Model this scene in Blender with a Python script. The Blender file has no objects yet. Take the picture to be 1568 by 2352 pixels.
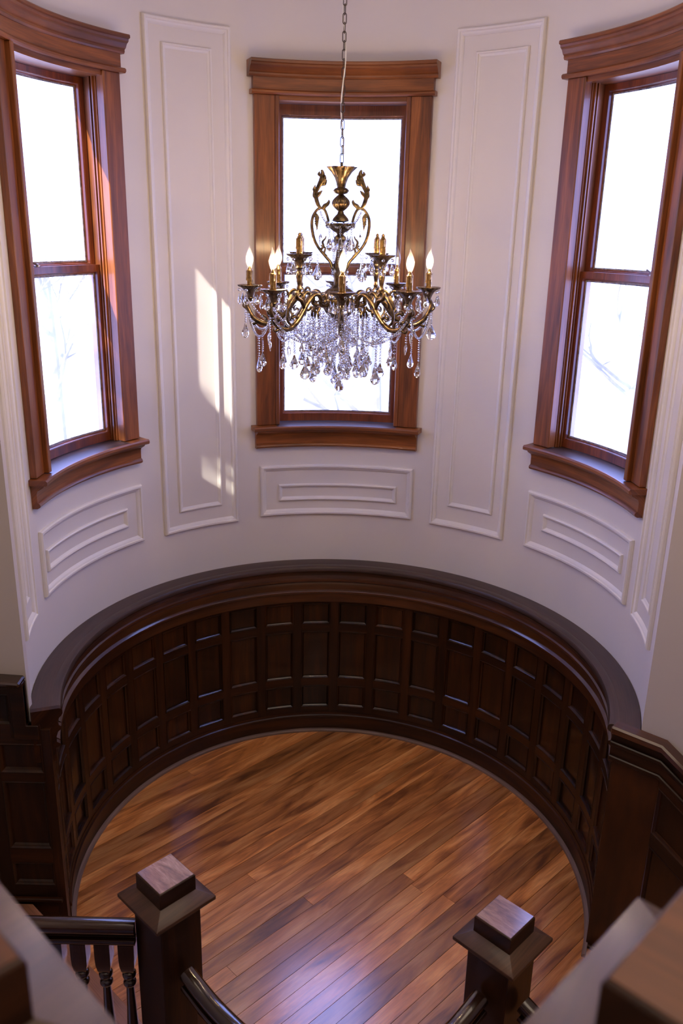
import bpy, bmesh, math, random
from math import sin, cos, pi, radians as rad, hypot
from mathutils import Vector, Matrix
random.seed(7)
sc = bpy.context.scene
COL = sc.collection

# ------------------------------------------------------------------ camera
def make_camera():
    p, y, r = rad(18.42), rad(-0.557), rad(0.824)
    F = Vector((sin(y)*cos(p), cos(y)*cos(p), -sin(p)))
    R = F.cross(Vector((0, 0, 1))).normalized(); U = R.cross(F)
    R2 = cos(r)*R + sin(r)*U; U2 = -sin(r)*R + cos(r)*U
    m = Matrix(((R2.x, U2.x, -F.x), (R2.y, U2.y, -F.y), (R2.z, U2.z, -F.z))).to_4x4()
    m.translation = Vector((-.0426, -3.2493, 2.8585))
    cd = bpy.data.cameras.new('camera'); co = bpy.data.objects.new('camera', cd)
    COL.objects.link(co); co.matrix_world = m
    cd.sensor_fit = 'VERTICAL'; cd.sensor_height = 36; cd.sensor_width = 24
    cd.lens = 1938.2/2352*36
    cd.shift_x = 51.0/2352
    cd.clip_start = .02; cd.clip_end = 300
    cd.dof.use_dof = True; cd.dof.focus_distance = 3.4; cd.dof.aperture_fstop = 5.0
    sc.camera = co
make_camera()

# ------------------------------------------------------------------ world, sun, lamps, exposure
SKY = (1.4, 1.72, 4.3)
w = bpy.data.worlds.new('sky'); sc.world = w; w.use_nodes = True
bg = w.node_tree.nodes['Background']; bg.inputs[0].default_value = (SKY[0]/3, SKY[1]/3, SKY[2]/3, 1); bg.inputs[1].default_value = 4.7

def light(name, kind, loc, target=None, energy=10, color=(1, 1, 1), size=None, size_y=None, radius=None, direction=None):
    l = bpy.data.lights.new(name, kind); l.energy = energy; l.color = color
    if size:
        l.shape = 'RECTANGLE'; l.size = size; l.size_y = size_y or size
    if radius is not None: l.shadow_soft_size = radius
    o = bpy.data.objects.new(name, l); COL.objects.link(o); o.location = loc
    d = Vector(direction) if direction else (Vector(target)-Vector(loc) if target else None)
    if d is not None: o.rotation_euler = d.to_track_quat('-Z', 'Y').to_euler()
    return o
HEAD, ELEV = rad(40.6), rad(37.5)
sun = light('sun', 'SUN', (-8, -9, 12), energy=16, color=(1, .93, .82),
            direction=(sin(HEAD)*cos(ELEV), cos(HEAD)*cos(ELEV), -sin(ELEV)))
sun.data.angle = rad(.6)
light('warm_fill_overhead', 'AREA', (.4, -1.75, 4.28), (.35, -1.6, 0), 34, (1, .80, .62), 3.2, 2.0)  # unseen soft fill added overhead to brighten walls and floor, no ceiling lamp here
light('warm_fill_behind', 'AREA', (.6, -5.3, 2.9), (0, 0, 2.0), 9, (1, .88, .80), 3.0, 2.0)  # unseen fill added behind the camera; the back wall has no window
vs = sc.view_settings
sc.display_settings.display_device = 'sRGB'
vs.view_transform = 'Standard'; vs.look = 'None'; vs.exposure = 0.30; vs.gamma = 1; vs.use_curve_mapping = False
sc.cycles.use_denoising = True
sc.cycles.max_bounces = 14; sc.cycles.transmission_bounces = 12; sc.cycles.transparent_max_bounces = 24
sc.cycles.diffuse_bounces = 5; sc.cycles.glossy_bounces = 6
sc.cycles.sample_clamp_indirect = 8; sc.cycles.caustics_refractive = False; sc.cycles.caustics_reflective = False

# ------------------------------------------------------------------ materials
def nt(name):
    m = bpy.data.materials.new(name); m.use_nodes = True
    t = m.node_tree; return m, t, t.nodes['Principled BSDF']
def N(t, typ, **kw):
    n = t.nodes.new(typ)
    for k, v in kw.items(): setattr(n, k, v)
    return n
def wood(name, dark, mid, lite, rough=.35, coat=.3, vary=.25, su=1.6, sv=16, coat_rough=.12, bump=.15, cior=1.5, fine=.72, spec=.5):
    m, t, b = nt(name); L = t.links.new
    uv = N(t, 'ShaderNodeUVMap'); uv.uv_map = 'UVMap'
    oi = N(t, 'ShaderNodeObjectInfo')
    off = N(t, 'ShaderNodeVectorMath', operation='SCALE'); off.inputs[0].default_value = (37, 19, 0)
    L(oi.outputs['Random'], off.inputs['Scale'])
    add = N(t, 'ShaderNodeVectorMath', operation='ADD'); L(uv.outputs[0], add.inputs[0]); L(off.outputs[0], add.inputs[1])
    mp = N(t, 'ShaderNodeMapping'); mp.inputs['Scale'].default_value = (su, sv, 1); L(add.outputs[0], mp.inputs[0])
    n1 = N(t, 'ShaderNodeTexNoise'); n1.inputs['Scale'].default_value = 1.0; n1.inputs['Detail'].default_value = 5; n1.inputs['Distortion'].default_value = 1.1
    L(mp.outputs[0], n1.inputs['Vector'])
    mp2 = N(t, 'ShaderNodeMapping'); mp2.inputs['Scale'].default_value = (su*5, sv*11, 1); L(add.outputs[0], mp2.inputs[0])
    n2 = N(t, 'ShaderNodeTexNoise'); n2.inputs['Scale'].default_value = 1.0; n2.inputs['Detail'].default_value = 3; L(mp2.outputs[0], n2.inputs['Vector'])
    r = N(t, 'ShaderNodeValToRGB'); e = r.color_ramp.elements
    e[0].position = .3; e[0].color = (*dark, 1); e[1].position = .72; e[1].color = (*lite, 1)
    k = e.new(.5); k.color = (*mid, 1); L(n1.outputs[0], r.inputs[0])
    mr = N(t, 'ShaderNodeMapRange'); mr.inputs[1].default_value = .3; mr.inputs[2].default_value = .7; mr.inputs[3].default_value = fine; mr.inputs[4].default_value = 1.15
    L(n2.outputs[0], mr.inputs[0])
    vr = N(t, 'ShaderNodeMapRange'); vr.inputs[3].default_value = 1-vary; vr.inputs[4].default_value = 1+vary; L(oi.outputs['Random'], vr.inputs[0])
    mu = N(t, 'ShaderNodeMath', operation='MULTIPLY'); L(mr.outputs[0], mu.inputs[0]); L(vr.outputs[0], mu.inputs[1])
    sc_ = N(t, 'ShaderNodeVectorMath', operation='SCALE'); L(r.outputs[0], sc_.inputs[0]); L(mu.outputs[0], sc_.inputs['Scale'])
    L(sc_.outputs[0], b.inputs['Base Color'])
    b.inputs['Specular IOR Level'].default_value = spec; b.inputs['Roughness'].default_value = rough; b.inputs['Coat Weight'].default_value = coat; b.inputs['Coat Roughness'].default_value = coat_rough; b.inputs['Coat IOR'].default_value = cior
    bp = N(t, 'ShaderNodeBump'); bp.inputs['Strength'].default_value = bump; bp.inputs['Distance'].default_value = .002
    L(n2.outputs[0], bp.inputs['Height']); L(bp.outputs[0], b.inputs['Normal'])
    return m
def plain(name, col, rough=.5, metal=0, var=0.0, scale=8, bump=0.0, col2=None):
    m, t, b = nt(name); L = t.links.new
    tc = N(t, 'ShaderNodeTexCoord')
    n = N(t, 'ShaderNodeTexNoise'); n.inputs['Scale'].default_value = scale; n.inputs['Detail'].default_value = 4
    L(tc.outputs['Object'], n.inputs['Vector'])
    r = N(t, 'ShaderNodeValToRGB'); e = r.color_ramp.elements
    c2 = col2 or tuple(c*(1-var) for c in col)
    e[0].position = .35; e[0].color = (*c2, 1); e[1].position = .65; e[1].color = (*col, 1)
    L(n.outputs[0], r.inputs[0]); L(r.outputs[0], b.inputs['Base Color'])
    b.inputs['Roughness'].default_value = rough; b.inputs['Metallic'].default_value = metal
    if bump:
        bp = N(t, 'ShaderNodeBump'); bp.inputs['Strength'].default_value = bump; bp.inputs['Distance'].default_value = .003
        L(n.outputs[0], bp.inputs['Height']); L(bp.outputs[0], b.inputs['Normal'])
    return m
def glassy(name, veil, tint=(1, 1, 1), fres=1.45, dirt=0.0):
    m = bpy.data.materials.new(name); m.use_nodes = True; t = m.node_tree; L = t.links.new
    t.nodes.remove(t.nodes['Principled BSDF']); out = t.nodes['Material Output']
    tr = N(t, 'ShaderNodeBsdfTransparent'); tr.inputs[0].default_value = (*tint, 1)
    gl = N(t, 'ShaderNodeBsdfGlossy'); gl.inputs['Roughness'].default_value = .02
    fr = N(t, 'ShaderNodeFresnel'); fr.inputs[0].default_value = fres
    mx = N(t, 'ShaderNodeMixShader'); ge = N(t, 'ShaderNodeNewGeometry'); om = N(t, 'ShaderNodeMath', operation='SUBTRACT'); om.inputs[0].default_value = 1; L(ge.outputs['Backfacing'], om.inputs[1])
    fm_ = N(t, 'ShaderNodeMath', operation='MULTIPLY'); L(fr.outputs[0], fm_.inputs[0]); L(om.outputs[0], fm_.inputs[1]); L(fm_.outputs[0], mx.inputs[0]); L(tr.outputs[0], mx.inputs[1]); L(gl.outputs[0], mx.inputs[2])
    last = mx
    if veil > 0:
        tl = N(t, 'ShaderNodeBsdfTranslucent'); tl.inputs[0].default_value = (.9, .92, .95, 1)
        tc = N(t, 'ShaderNodeTexCoord'); n = N(t, 'ShaderNodeTexNoise'); n.inputs['Scale'].default_value = 3.5; n.inputs['Detail'].default_value = 6
        L(tc.outputs['Object'], n.inputs['Vector'])
        mr = N(t, 'ShaderNodeMapRange'); mr.inputs[1].default_value = .3; mr.inputs[2].default_value = .7
        mr.inputs[3].default_value = veil-dirt; mr.inputs[4].default_value = veil+dirt; L(n.outputs[0], mr.inputs[0])
        m2 = N(t, 'ShaderNodeMixShader'); L(mr.outputs[0], m2.inputs[0]); L(mx.outputs[0], m2.inputs[1]); L(tl.outputs[0], m2.inputs[2]); last = m2
    L(last.outputs[0], out.inputs[0]); return m
def emit(name, col, s):
    m = bpy.data.materials.new(name); m.use_nodes = True; t = m.node_tree
    t.nodes.remove(t.nodes['Principled BSDF']); e = N(t, 'ShaderNodeEmission')
    e.inputs[0].default_value = (*col, 1); e.inputs[1].default_value = s; t.links.new(e.outputs[0], t.nodes['Material Output'].inputs[0]); return m

M_WALL = plain('white_wall_paint', (.72, .678, .628), .55, var=.03, scale=2.5, bump=.04)
M_TRIM = plain('white_trim_paint', (.77, .74, .70), .38, var=.03, scale=6, bump=.03)
M_GREY = plain('grey_wall_paint', (.60, .55, .52), .6, var=.03, scale=2)
M_CEIL = plain('ceiling_paint', (.8, .76, .72), .7)
M_WIN = wood('window_cherry_wood', (.10, .028, .006), (.205, .060, .012), (.32, .10, .021), .38, .22, .08)
M_SASH = wood('sash_wood', (.09, .02, .01), (.17, .04, .015), (.26, .07, .022), .3, .4, .1)
M_DARK = wood('wainscot_dark_wood', (.012, .003, .0006), (.025, .0068, .0012), (.050, .0145, .0026), .42, .25, .4, coat_rough=.12, spec=.28)
M_PANEL = wood('wainscot_panel_wood', (.010, .0026, .0006), (.022, .006, .0011), (.050, .014, .0026), .45, .6, .45, coat_rough=.06, spec=.2, cior=1.55)
M_LEDGE = wood('ledge_wood', (.036, .02, .014), (.056, .03, .021), (.076, .04, .028), .42, .25, .05, coat_rough=.3)
M_FRIEZE = wood('frieze_wood', (.032, .009, .0025), (.062, .018, .004), (.10, .030, .007), .36, .8, .1, coat_rough=.08)
M_FLOOR = wood('heart_pine_planks', (.22, .066, .013), (.62, .225, .05), (.90, .43, .14), .36, 1.0, .36, su=2.2, sv=15, coat_rough=.2, cior=2.0, fine=.86, bump=.06)
M_SUB = plain('dark_gap', (.02, .01, .006), .8)
M_SHOE = wood('dusty_shoe_moulding', (.14, .085, .06), (.2, .13, .095), (.27, .18, .13), .5, .1, .05)
M_NEWEL = wood('newel_dark_mahogany', (.012, .0038, .0014), (.026, .008, .0026), (.05, .015, .0042), .42, .2, .1, coat_rough=.12, spec=.3)
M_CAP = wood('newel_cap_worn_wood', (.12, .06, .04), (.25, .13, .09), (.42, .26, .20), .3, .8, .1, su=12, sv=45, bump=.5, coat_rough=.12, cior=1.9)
M_NEAR = wood('foreground_cap_wood', (.07, .018, .004), (.125, .034, .007), (.18, .055, .012), .5, .08, .05)
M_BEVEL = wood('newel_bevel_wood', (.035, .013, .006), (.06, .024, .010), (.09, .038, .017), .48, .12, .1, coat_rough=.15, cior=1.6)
M_RAIL = wood('handrail_polished_wood', (.012, .004, .002), (.022, .007, .003), (.04, .012, .005), .2, .9, .1, coat_rough=.05)
M_STEP = wood('step_wood', (.2, .09, .05), (.33, .15, .085), (.42, .21, .12), .35, .3, .1)
M_BRASS = plain('antique_brass', (.27, .185, .10), .28, 1.0, scale=70, col2=(.055, .04, .026))
M_GOLD = plain('gold_candle_sleeve', (.58, .37, .14), .16, 1.0, scale=90, col2=(.25, .14, .05))
M_IRON = plain('dark_chain_metal', (.10, .075, .06), .35, 1.0, var=.3, scale=40)
M_CORD = plain('clear_white_cord', (.75, .72, .68), .35)
M_STEEL = plain('sash_lock_metal', (.35, .3, .25), .35, 1.0, var=.3, scale=50)
M_PUTTY = plain('old_window_putty', (.35, .34, .38), .8, var=.6, scale=60, bump=.5)
M_PANE = glassy('glare_veil_dusty_glass', .12, dirt=.05)  # translucent veil imitates overexposed glare that washes out branches, plus slight dirt
M_BULB = glassy('bulb_glass', .03, (1, .985, .96), 2.2, dirt=.005)
M_FIL = emit('glowing_filament', (1, .72, .38), 55)
M_FILDIM = emit('dim_filament', (1, .78, .5), 6)
M_BARK = plain('tree_bark', (.16, .14, .13), .9, var=.4, scale=9)
M_LEAF = plain('bush_leaves', (.10, .14, .05), .7, var=.4, scale=9)
M_GROUND = plain('pale_gravel_yard', (.55, .53, .5), .9, var=.15, scale=3)
M_ROOF = plain('exterior_siding', (.5, .48, .46), .8)
mc, t, b = nt('cut_crystal'); M_CRYS = mc
b.inputs['Transmission Weight'].default_value = 1; b.inputs['Roughness'].default_value = 0.0; b.inputs['IOR'].default_value = 1.6
b.inputs['Base Color'].default_value = (.96, .965, 1, 1)

# ------------------------------------------------------------------ builders
def uvf(kind, r0=1.25):
    if kind == 'a': return lambda p: (math.atan2(p[0], p[1])*r0, p[2] + hypot(p[0], p[1]))
    if kind == 'az': return lambda p: (p[2], math.atan2(p[0], p[1])*r0 + hypot(p[0], p[1]))
    if kind == 'z': return lambda p: (p[2], p[0]+p[1]*.83)
    if kind == 'x': return lambda p: (p[0], p[1]+p[2]*.9)
    if kind == 'y': return lambda p: (p[1], p[0]+p[2]*.9)
    d = Vector(kind).normalized(); s = Vector((-d.y, d.x, 0))
    if s.length < .01: s = Vector((1, 0, 0))
    s.normalize(); u2 = d.cross(s)
    return lambda p: (Vector(p).dot(d), Vector(p).dot(s)+Vector(p).dot(u2)*.9)
class MB:
    def __init__(s): s.v = []; s.f = []
    def add(s, v, f):
        o = len(s.v); s.v += [tuple(p) for p in v]; s.f += [tuple(i+o for i in q) for q in f]; return s
def P(r, a, z): a = rad(a); return (r*sin(a), r*cos(a), z)
def wloc(o):
    l = Vector((0, 0, 0))
    while o is not None: l += o.location; o = o.parent
    return l
def build(name, mb, mat, parent=None, uv='z', smooth=32, local=False, loc=None, bevel=0, merge=1e-5):
    """mb given in world coordinates (or local to its own location when local=True)"""
    me = bpy.data.meshes.new(name)
    base = Vector((0, 0, 0)) if local else wloc(parent)
    me.from_pydata(mb.v, [], mb.f); bm = bmesh.new(); bm.from_mesh(me)
    bmesh.ops.remove_doubles(bm, verts=bm.verts, dist=merge)
    bmesh.ops.recalc_face_normals(bm, faces=bm.faces)
    if bevel:
        es = [e for e in bm.edges if e.is_manifold and e.calc_face_angle(0) > rad(40)]
        bmesh.ops.bevel(bm, geom=es, offset=bevel, segments=1, affect='EDGES', clamp_overlap=True)
    ly = bm.loops.layers.uv.new('UVMap'); g = uvf(uv)
    for f in bm.faces:
        q = [g(l.vert.co) for l in f.loops]
        for l, c in zip(f.loops, q): l[ly].uv = c
    if base.length: bmesh.ops.translate(bm, verts=bm.verts, vec=-base)
    bm.to_mesh(me); bm.free()
    me.materials.append(mat)
    if smooth:
        for p_ in me.polygons: p_.use_smooth = True
        me.set_sharp_from_angle(angle=rad(smooth))
    o = bpy.data.objects.new(name, me); COL.objects.link(o)
    if parent is not None: o.parent = parent
    if loc is not None: o.location = loc
    return o
def empty(name, loc=(0, 0, 0)):
    o = bpy.data.objects.new(name, None); COL.objects.link(o); o.location = loc; o.empty_display_size = .1; return o
def tag(o, label, cat, group=None, kind=None):
    o['label'] = label; o['category'] = cat
    if group: o['group'] = group
    if kind: o['kind'] = kind
    return o
def struct(o, label, cat): return tag(o, label, cat, kind='structure')
def copy_part(o, parent, loc=None, rot=None):
    c = o.copy(); COL.objects.link(c); c.parent = parent
    if loc is not None: c.location = loc
    if rot is not None: c.rotation_euler = rot
    for ch in o.children: copy_part(ch, c)
    return c

def cyl(profile, a0, a1, step=2.0, mb=None):
    """sweep closed (r,z) profile around the bay axis from azimuth a0 to a1"""
    mb = mb or MB(); n = max(1, int(math.ceil(abs(a1-a0)/step))); k = len(profile); v = []; f = []
    for i in range(n+1):
        a = a0+(a1-a0)*i/n
        v += [P(r, a, z) for r, z in profile]
    for i in range(n):
        for j in range(k):
            f.append((i*k+j, i*k+(j+1) % k, (i+1)*k+(j+1) % k, (i+1)*k+j))
    f.append(tuple(range(k))); f.append(tuple(n*k+j for j in reversed(range(k))))
    return mb.add(v, f)
def cbox(r0, r1, z0, z1, a0, a1, mb=None, step=2.0): return cyl([(r0, z0), (r1, z0), (r1, z1), (r0, z1)], a0, a1, step, mb)
def cframe(a0, a1, z0, z1, prof, R, step=2.5, mb=None, fill=None):
    """mitred moulding round a rectangle on the bay wall; prof = [(distance inward, radius)]"""
    mb = mb or MB(); n = max(1, int(math.ceil((a1-a0)/step)))
    path = []
    for i in range(n+1):
        a = a0+(a1-a0)*i/n; path.append((a, z0, 1 if i == 0 else (-1 if i == n else 0), 1, (a-a0)/(a1-a0)))
    for i in range(n+1):
        a = a1-(a1-a0)*i/n; path.append((a, z1, -1 if i == 0 else (1 if i == n else 0), -1, 0))
    k = len(prof); v = []; f = []
    for a, z, sa, sz, _ in path:
        for d, r in prof:
            da = math.degrees(d/R); aa = a+sa*da
            if sa == 0: aa = min(max(a, a0+da), a1-da)
            v.append(P(r, aa, z+sz*d))
    m = len(path)
    for i in range(m):
        j = (i+1) % m
        for q in range(k-1): f.append((i*k+q, i*k+q+1, j*k+q+1, j*k+q))
    mb.add(v, f)
    if fill:
        d, r = prof[-1]; da = math.degrees(d/R)
        vv = []; ff = []
        for i in range(n+1):
            a = min(max(a0+(a1-a0)*i/n, a0+da), a1-da); vv += [P(r, a, z0+d), P(r, a, z1-d)]
        for i in range(n): ff.append((2*i, 2*i+2, 2*i+3, 2*i+1))
        mb.add(vv, ff)
    return mb
def box(x0, x1, y0, y1, z0, z1, mb=None):
    mb = mb or MB()
    v = [(x, y, z) for z in (z0, z1) for x, y in ((x0, y0), (x1, y0), (x1, y1), (x0, y1))]
    return mb.add(v, [(3, 2, 1, 0), (4, 5, 6, 7), (0, 1, 5, 4), (1, 2, 6, 5), (2, 3, 7, 6), (3, 0, 4, 7)])
def prism(poly, z0, z1, mb=None):
    mb = mb or MB(); n = len(poly)
    v = [(x, y, z0) for x, y in poly]+[(x, y, z1) for x, y in poly]
    return mb.add(v, [tuple(reversed(range(n))), tuple(range(n, 2*n))]+[(i, (i+1) % n, n+(i+1) % n, n+i) for i in range(n)])
def lathe(prof, n=16, mb=None, flute=None, c=(0, 0, 0), sy=1.0, phase=0, bend=None):
    mb = mb or MB(); v = []; f = []; k = len(prof)
    for i in range(n):
        th = 2*pi*i/n+phase
        for j, (r, z) in enumerate(prof):
            rr = r
            if flute: rr = r*(1+flute[1]*(flute[2](j/(k-1)) if len(flute) > 2 else 1)*cos(flute[0]*th))
            bx = bend(z) if bend else 0
            v.append((c[0]+rr*cos(th)+bx, c[1]+rr*sin(th)*sy, c[2]+z))
    for i in range(n):
        a, b_ = i*k, ((i+1) % n)*k
        for j in range(k-1):
            f.append((a+j, b_+j, b_+j+1, a+j+1))
    if prof[0][0] > 1e-6: f.append(tuple(i*k for i in range(n)))
    if prof[-1][0] > 1e-6: f.append(tuple(i*k+k-1 for i in reversed(range(n))))
    return mb.add(v, f)
def catmull(pts, m=6):
    pts = [Vector(p) for p in pts]; out = []
    q = [2*pts[0]-pts[1]]+pts+[2*pts[-1]-pts[-2]]
    for i in range(1, len(q)-2):
        for s in range(m):
            t = s/m; p0, p1, p2, p3 = q[i-1], q[i], q[i+1], q[i+2]
            out.append(.5*((2*p1)+(p2-p0)*t+(2*p0-5*p1+4*p2-p3)*t*t+(-p0+3*p1-3*p2+p3)*t**3))
    out.append(pts[-1]); return out
def sweep(path, prof, up=Vector((0, 0, 1)), mb=None, scales=None):
    """prof: closed list of (side, up) offsets, kept upright"""
    mb = mb or MB(); path = [Vector(p) for p in path]; n = len(path); k = len(prof); v = []; f = []
    for i, p in enumerate(path):
        d = (path[min(i+1, n-1)]-path[max(i-1, 0)]).normalized()
        s = d.cross(up)
        s = s.normalized() if s.length > 1e-4 else Vector((1, 0, 0))
        u = s.cross(d).normalized(); sc_ = scales[i] if scales else 1
        for a, b_ in prof:
            aa, bb = (a*sc_, b_*sc_) if not isinstance(sc_, tuple) else (a*sc_[0], b_*sc_[1])
            v.append(p+s*aa+u*bb)
    for i in range(n-1):
        for j in range(k): f.append((i*k+j, i*k+(j+1) % k, (i+1)*k+(j+1) % k, (i+1)*k+j))
    f.append(tuple(reversed(range(k)))); f.append(tuple((n-1)*k+j for j in range(k)))
    return mb.add(v, f)
def circ(n, r=1.0, ry=None): return [(r*cos(2*pi*i/n), (ry or r)*sin(2*pi*i/n)) for i in range(n)]
def tube(pts, radii, n=8, m=5, mb=None, up=Vector((0, 1, 0)), flat=1.0):
    c = catmull(pts, m); L = len(c)-1; K = len(radii)-1; s = []
    for i in range(L+1):
        x = i/L*K; j = min(int(x), K-1); s.append(max(radii[j]+(radii[j+1]-radii[j])*(x-j), 1e-5))
    return sweep(c, circ(n, 1, flat), up, mb, s)

# ------------------------------------------------------------------ the big structure
RW = 1.25; RO = 1.40; ZC = 4.35
AL, AR = -108.0, 111.0
WZ0, WZ1 = 1.868, 3.475
WINS = [('window_1', -70.4, 18.5, .017, .55), ('window_2', -.05, 20.1, 0, .85), ('window_3', 69.5, 18.3, .017, .55)]
YL = RW*cos(rad(AL)); XL = RW*sin(rad(AL))
XR, YR = RW*sin(rad(AR)), RW*cos(rad(AR))
def wall_bay():
    opens = [(c-h+(5.3 if _z == 0 else 4.35), c+h-(5.3 if _z == 0 else 4.35)) for _, c, h, _z, _x in WINS]
    az = sorted(set([AL+i*(AR-AL)/110 for i in range(111)]+[x for o in opens for x in o]))
    az = [a for i, a in enumerate(az) if i == 0 or a-az[i-1] > 1e-6]
    zs = [-.2, WZ0, WZ1, ZC]; mb = MB(); v = []; f = []; n = len(az)
    for r in (RW, RO):
        for a in az:
            for z in zs:
                q = P(r, a, z); v.append((q[0], max(q[1], YL+.015) if r == RO and a < 0 else q[1], z))
    I = lambda s, i, j: s*n*4+i*4+j
    solid = lambda i, j: not (j == 1 and any(o[0]-1e-6 <= (az[i]+az[i+1])/2 <= o[1]+1e-6 for o in opens))
    for i in range(n-1):
        for j in range(3):
            if not solid(i, j): continue
            for s in (0, 1): f.append((I(s, i, j), I(s, i+1, j), I(s, i+1, j+1), I(s, i, j+1)))
            if i == 0 or not solid(i-1, j): f.append((I(0, i, j), I(0, i, j+1), I(1, i, j+1), I(1, i, j)))
            if i == n-2 or not solid(i+1, j): f.append((I(0, i+1, j), I(0, i+1, j+1), I(1, i+1, j+1), I(1, i+1, j)))
            if j == 0 or not solid(i, j-1): f.append((I(0, i, j), I(0, i+1, j), I(1, i+1, j), I(1, i, j)))
            if j == 2 or not solid(i, j+1): f.append((I(0, i, j+1), I(0, i+1, j+1), I(1, i+1, j+1), I(1, i, j+1)))
    return build('wall_bay', mb.add(v, f), M_WALL)
struct(wall_bay(), 'curved white plaster wall of the round stair bay with three window openings', 'wall')
TR = Vector((.75, -.66, 0)).normalized(); NR = Vector((-.66, -.75, 0)).normalized()
struct(build('wall_left', box(-1.70, XL, YL, YL+.03, -1.8, ZC), M_GREY), 'plain grey-white flat wall left of the round bay', 'wall')
def slab_along(o, t, n, length, th, z0, z1):
    a = Vector(o); b_ = a+t*length; c = b_-n*th; d = a-n*th
    return prism([(p.x, p.y) for p in (a, b_, c, d)], z0, z1)
struct(build('wall_right', slab_along((XR, YR, 0), TR, NR, 2.6, .12, -1.8, ZC), M_GREY), 'plain grey-white flat wall slanting away right of the round bay', 'wall')
struct(build('wall_back', box(-1.74, 3.2, -5.6, -5.5, -1.8, ZC), M_GREY), 'plain wall of the hall behind the viewer', 'wall')
struct(build('wall_hall_left', box(-1.74, -1.70, -5.5, YL+.03, -1.8, ZC), M_GREY), 'plain side wall at the far left of the stair hall', 'wall')
struct(build('wall_hall_right', box(3.2, 3.3, -5.5, -1.9, -1.8, ZC), M_GREY), 'plain side wall at the far right of the stair hall', 'wall')
struct(build('ceiling', box(-1.74, 3.3, -5.6, YL, ZC, ZC+.1, cbox(.001, 1.44, ZC, ZC+.1, -180, 180, step=4)), M_CEIL), 'pale ceiling over the stair hall and round bay', 'ceiling')

# ---- landing floor with one object for every plank
RF = 1.162
fl = struct(build('floor', box(-1.695, 2.0, -1.47, YL, -.2, -.022, cbox(.001, 1.24, -.2, -.022, -180, 180, step=4)), M_SUB, smooth=0),
            'round stair landing floor of diagonal orange-brown heart pine planks', 'floor')
poly = [(RF*1.012*sin(rad(a)), RF*1.012*cos(rad(a))) for a in [AL+i*(AR-AL)/96 for i in range(97)]]
poly += [(1.85, -1.09), (1.85, -1.46), (-1.85, -1.46), (-1.85, YL-.03)]
def clip(pl, d, c):       # keep d.p <= c
    out = []
    for i in range(len(pl)):
        a, b_ = pl[i], pl[(i+1) % len(pl)]; fa = a[0]*d[0]+a[1]*d[1]-c; fb = b_[0]*d[0]+b_[1]*d[1]-c
        if fa <= 0: out.append(a)
        if fa*fb < 0: s = fa/(fa-fb); out.append((a[0]+(b_[0]-a[0])*s, a[1]+(b_[1]-a[1])*s))
    return out
PA = rad(44.2); U = (cos(PA), sin(PA)); V = (-sin(PA), cos(PA)); W = .0705
v00 = .025*V[0]-.82*V[1]
rnd = random.Random(3)
plank_uv = (U[0], U[1], 0)
for k in range(-26, 28):
    c0 = v00+k*W; cm = c0+W/2
    uu = [u*.01 for u in range(-300, 300) if (lambda x, y: hypot(x, y) < 1.21 and y > YL-.02 or -1.46 < y <= YL+.01 and -1.69 < x < XR+max(0, (YR-y))*.75/.66+.04)(u*.01*U[0]+cm*V[0], u*.01*U[1]+cm*V[1])]
    if not uu: continue
    l0, l1 = min(uu)-.05, max(uu)+.05
    strip = [(u*U[0]+v_*V[0], u*U[1]+v_*V[1]) for u, v_ in ((l0, c0+.0009), (l1, c0+.0009), (l1, c0+W-.0009), (l0, c0+W-.0009))]
    strip = clip(clip(strip, (0, -1), 1.46), (-1, 0), 1.695)
    if len(strip) < 3: continue
    us = [p[0]*U[0]+p[1]*U[1] for p in strip]; lo, hi = min(us), max(us)
    cuts = [lo-1]
    if hi-lo > .9 and rnd.random() < .3: cuts.append(lo+(hi-lo)*rnd.uniform(.25, .75))
    cuts.append(hi+1)
    for a, b_ in zip(cuts, cuts[1:]):
        pc = clip(clip(strip, U, b_-.0006), (-U[0], -U[1]), -(a+.0006))
        if len(pc) < 3: continue
        q = [pc[0]]
        for p_ in pc[1:]:
            if hypot(p_[0]-q[-1][0], p_[1]-q[-1][1]) > .004: q.append(p_)
        if len(q) >= 3: build('plank', prism(q, -.02, 0+rnd.uniform(-.0004, .0004)), M_FLOOR, fl, uv=plank_uv, smooth=0)
struct(build('floor_upper_hall', box(-1.70, 3.2, -5.5, -2.72, 1.2, 1.4), M_STEP, uv='x'), 'upper hall wooden floor under the viewer', 'floor')
struct(build('floor_lower_hall', box(-1.70, 3.2, -5.5, YL, -1.8, -1.7), M_STEP, uv='x'), 'lower hall wooden floor deep below the stair landing', 'floor')

# ---- curved wainscot
wain = struct(empty('trim_1', (0, RF, 0)), 'dark panelled wooden wainscot curving round the bay under the ledge', 'wainscot')
LEDGE = [(1.172, .846), (1.165, .850), (1.165, .905), (1.152, .908), (1.147, .913), (1.147, .920), (1.153, .925), (1.160, .930), (1.159, .955), (1.152, .975),
         (1.143, .982), (1.138, .988), (1.138, .998), (1.146, 1.003), (1.150, 1.02), (1.144, 1.036), (1.134, 1.045), (1.129, 1.054), (1.129, 1.066), (1.134, 1.075), (1.142, 1.0785), (1.247, 1.0785), (1.247, .846)]
build('frieze_moulding', cyl([p for p in LEDGE[:17]]+[(1.245, 1.045), (1.245, .846)], AL, AR, 1.5), M_FRIEZE, wain, uv='a')
build('ledge', cyl([(1.136, 1.0455), (1.129, 1.054), (1.129, 1.066), (1.134, 1.075), (1.142, 1.0785), (1.165, 1.0785), (1.168, 1.0775), (1.171, 1.0785), (1.247, 1.0785), (1.247, 1.0455)], AL-.4, AR+.4, 1.5), M_LEDGE, wain, uv='a')
SA = [.5+10.35*k for k in range(-10, 11)]
SH = 1.15
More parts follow.
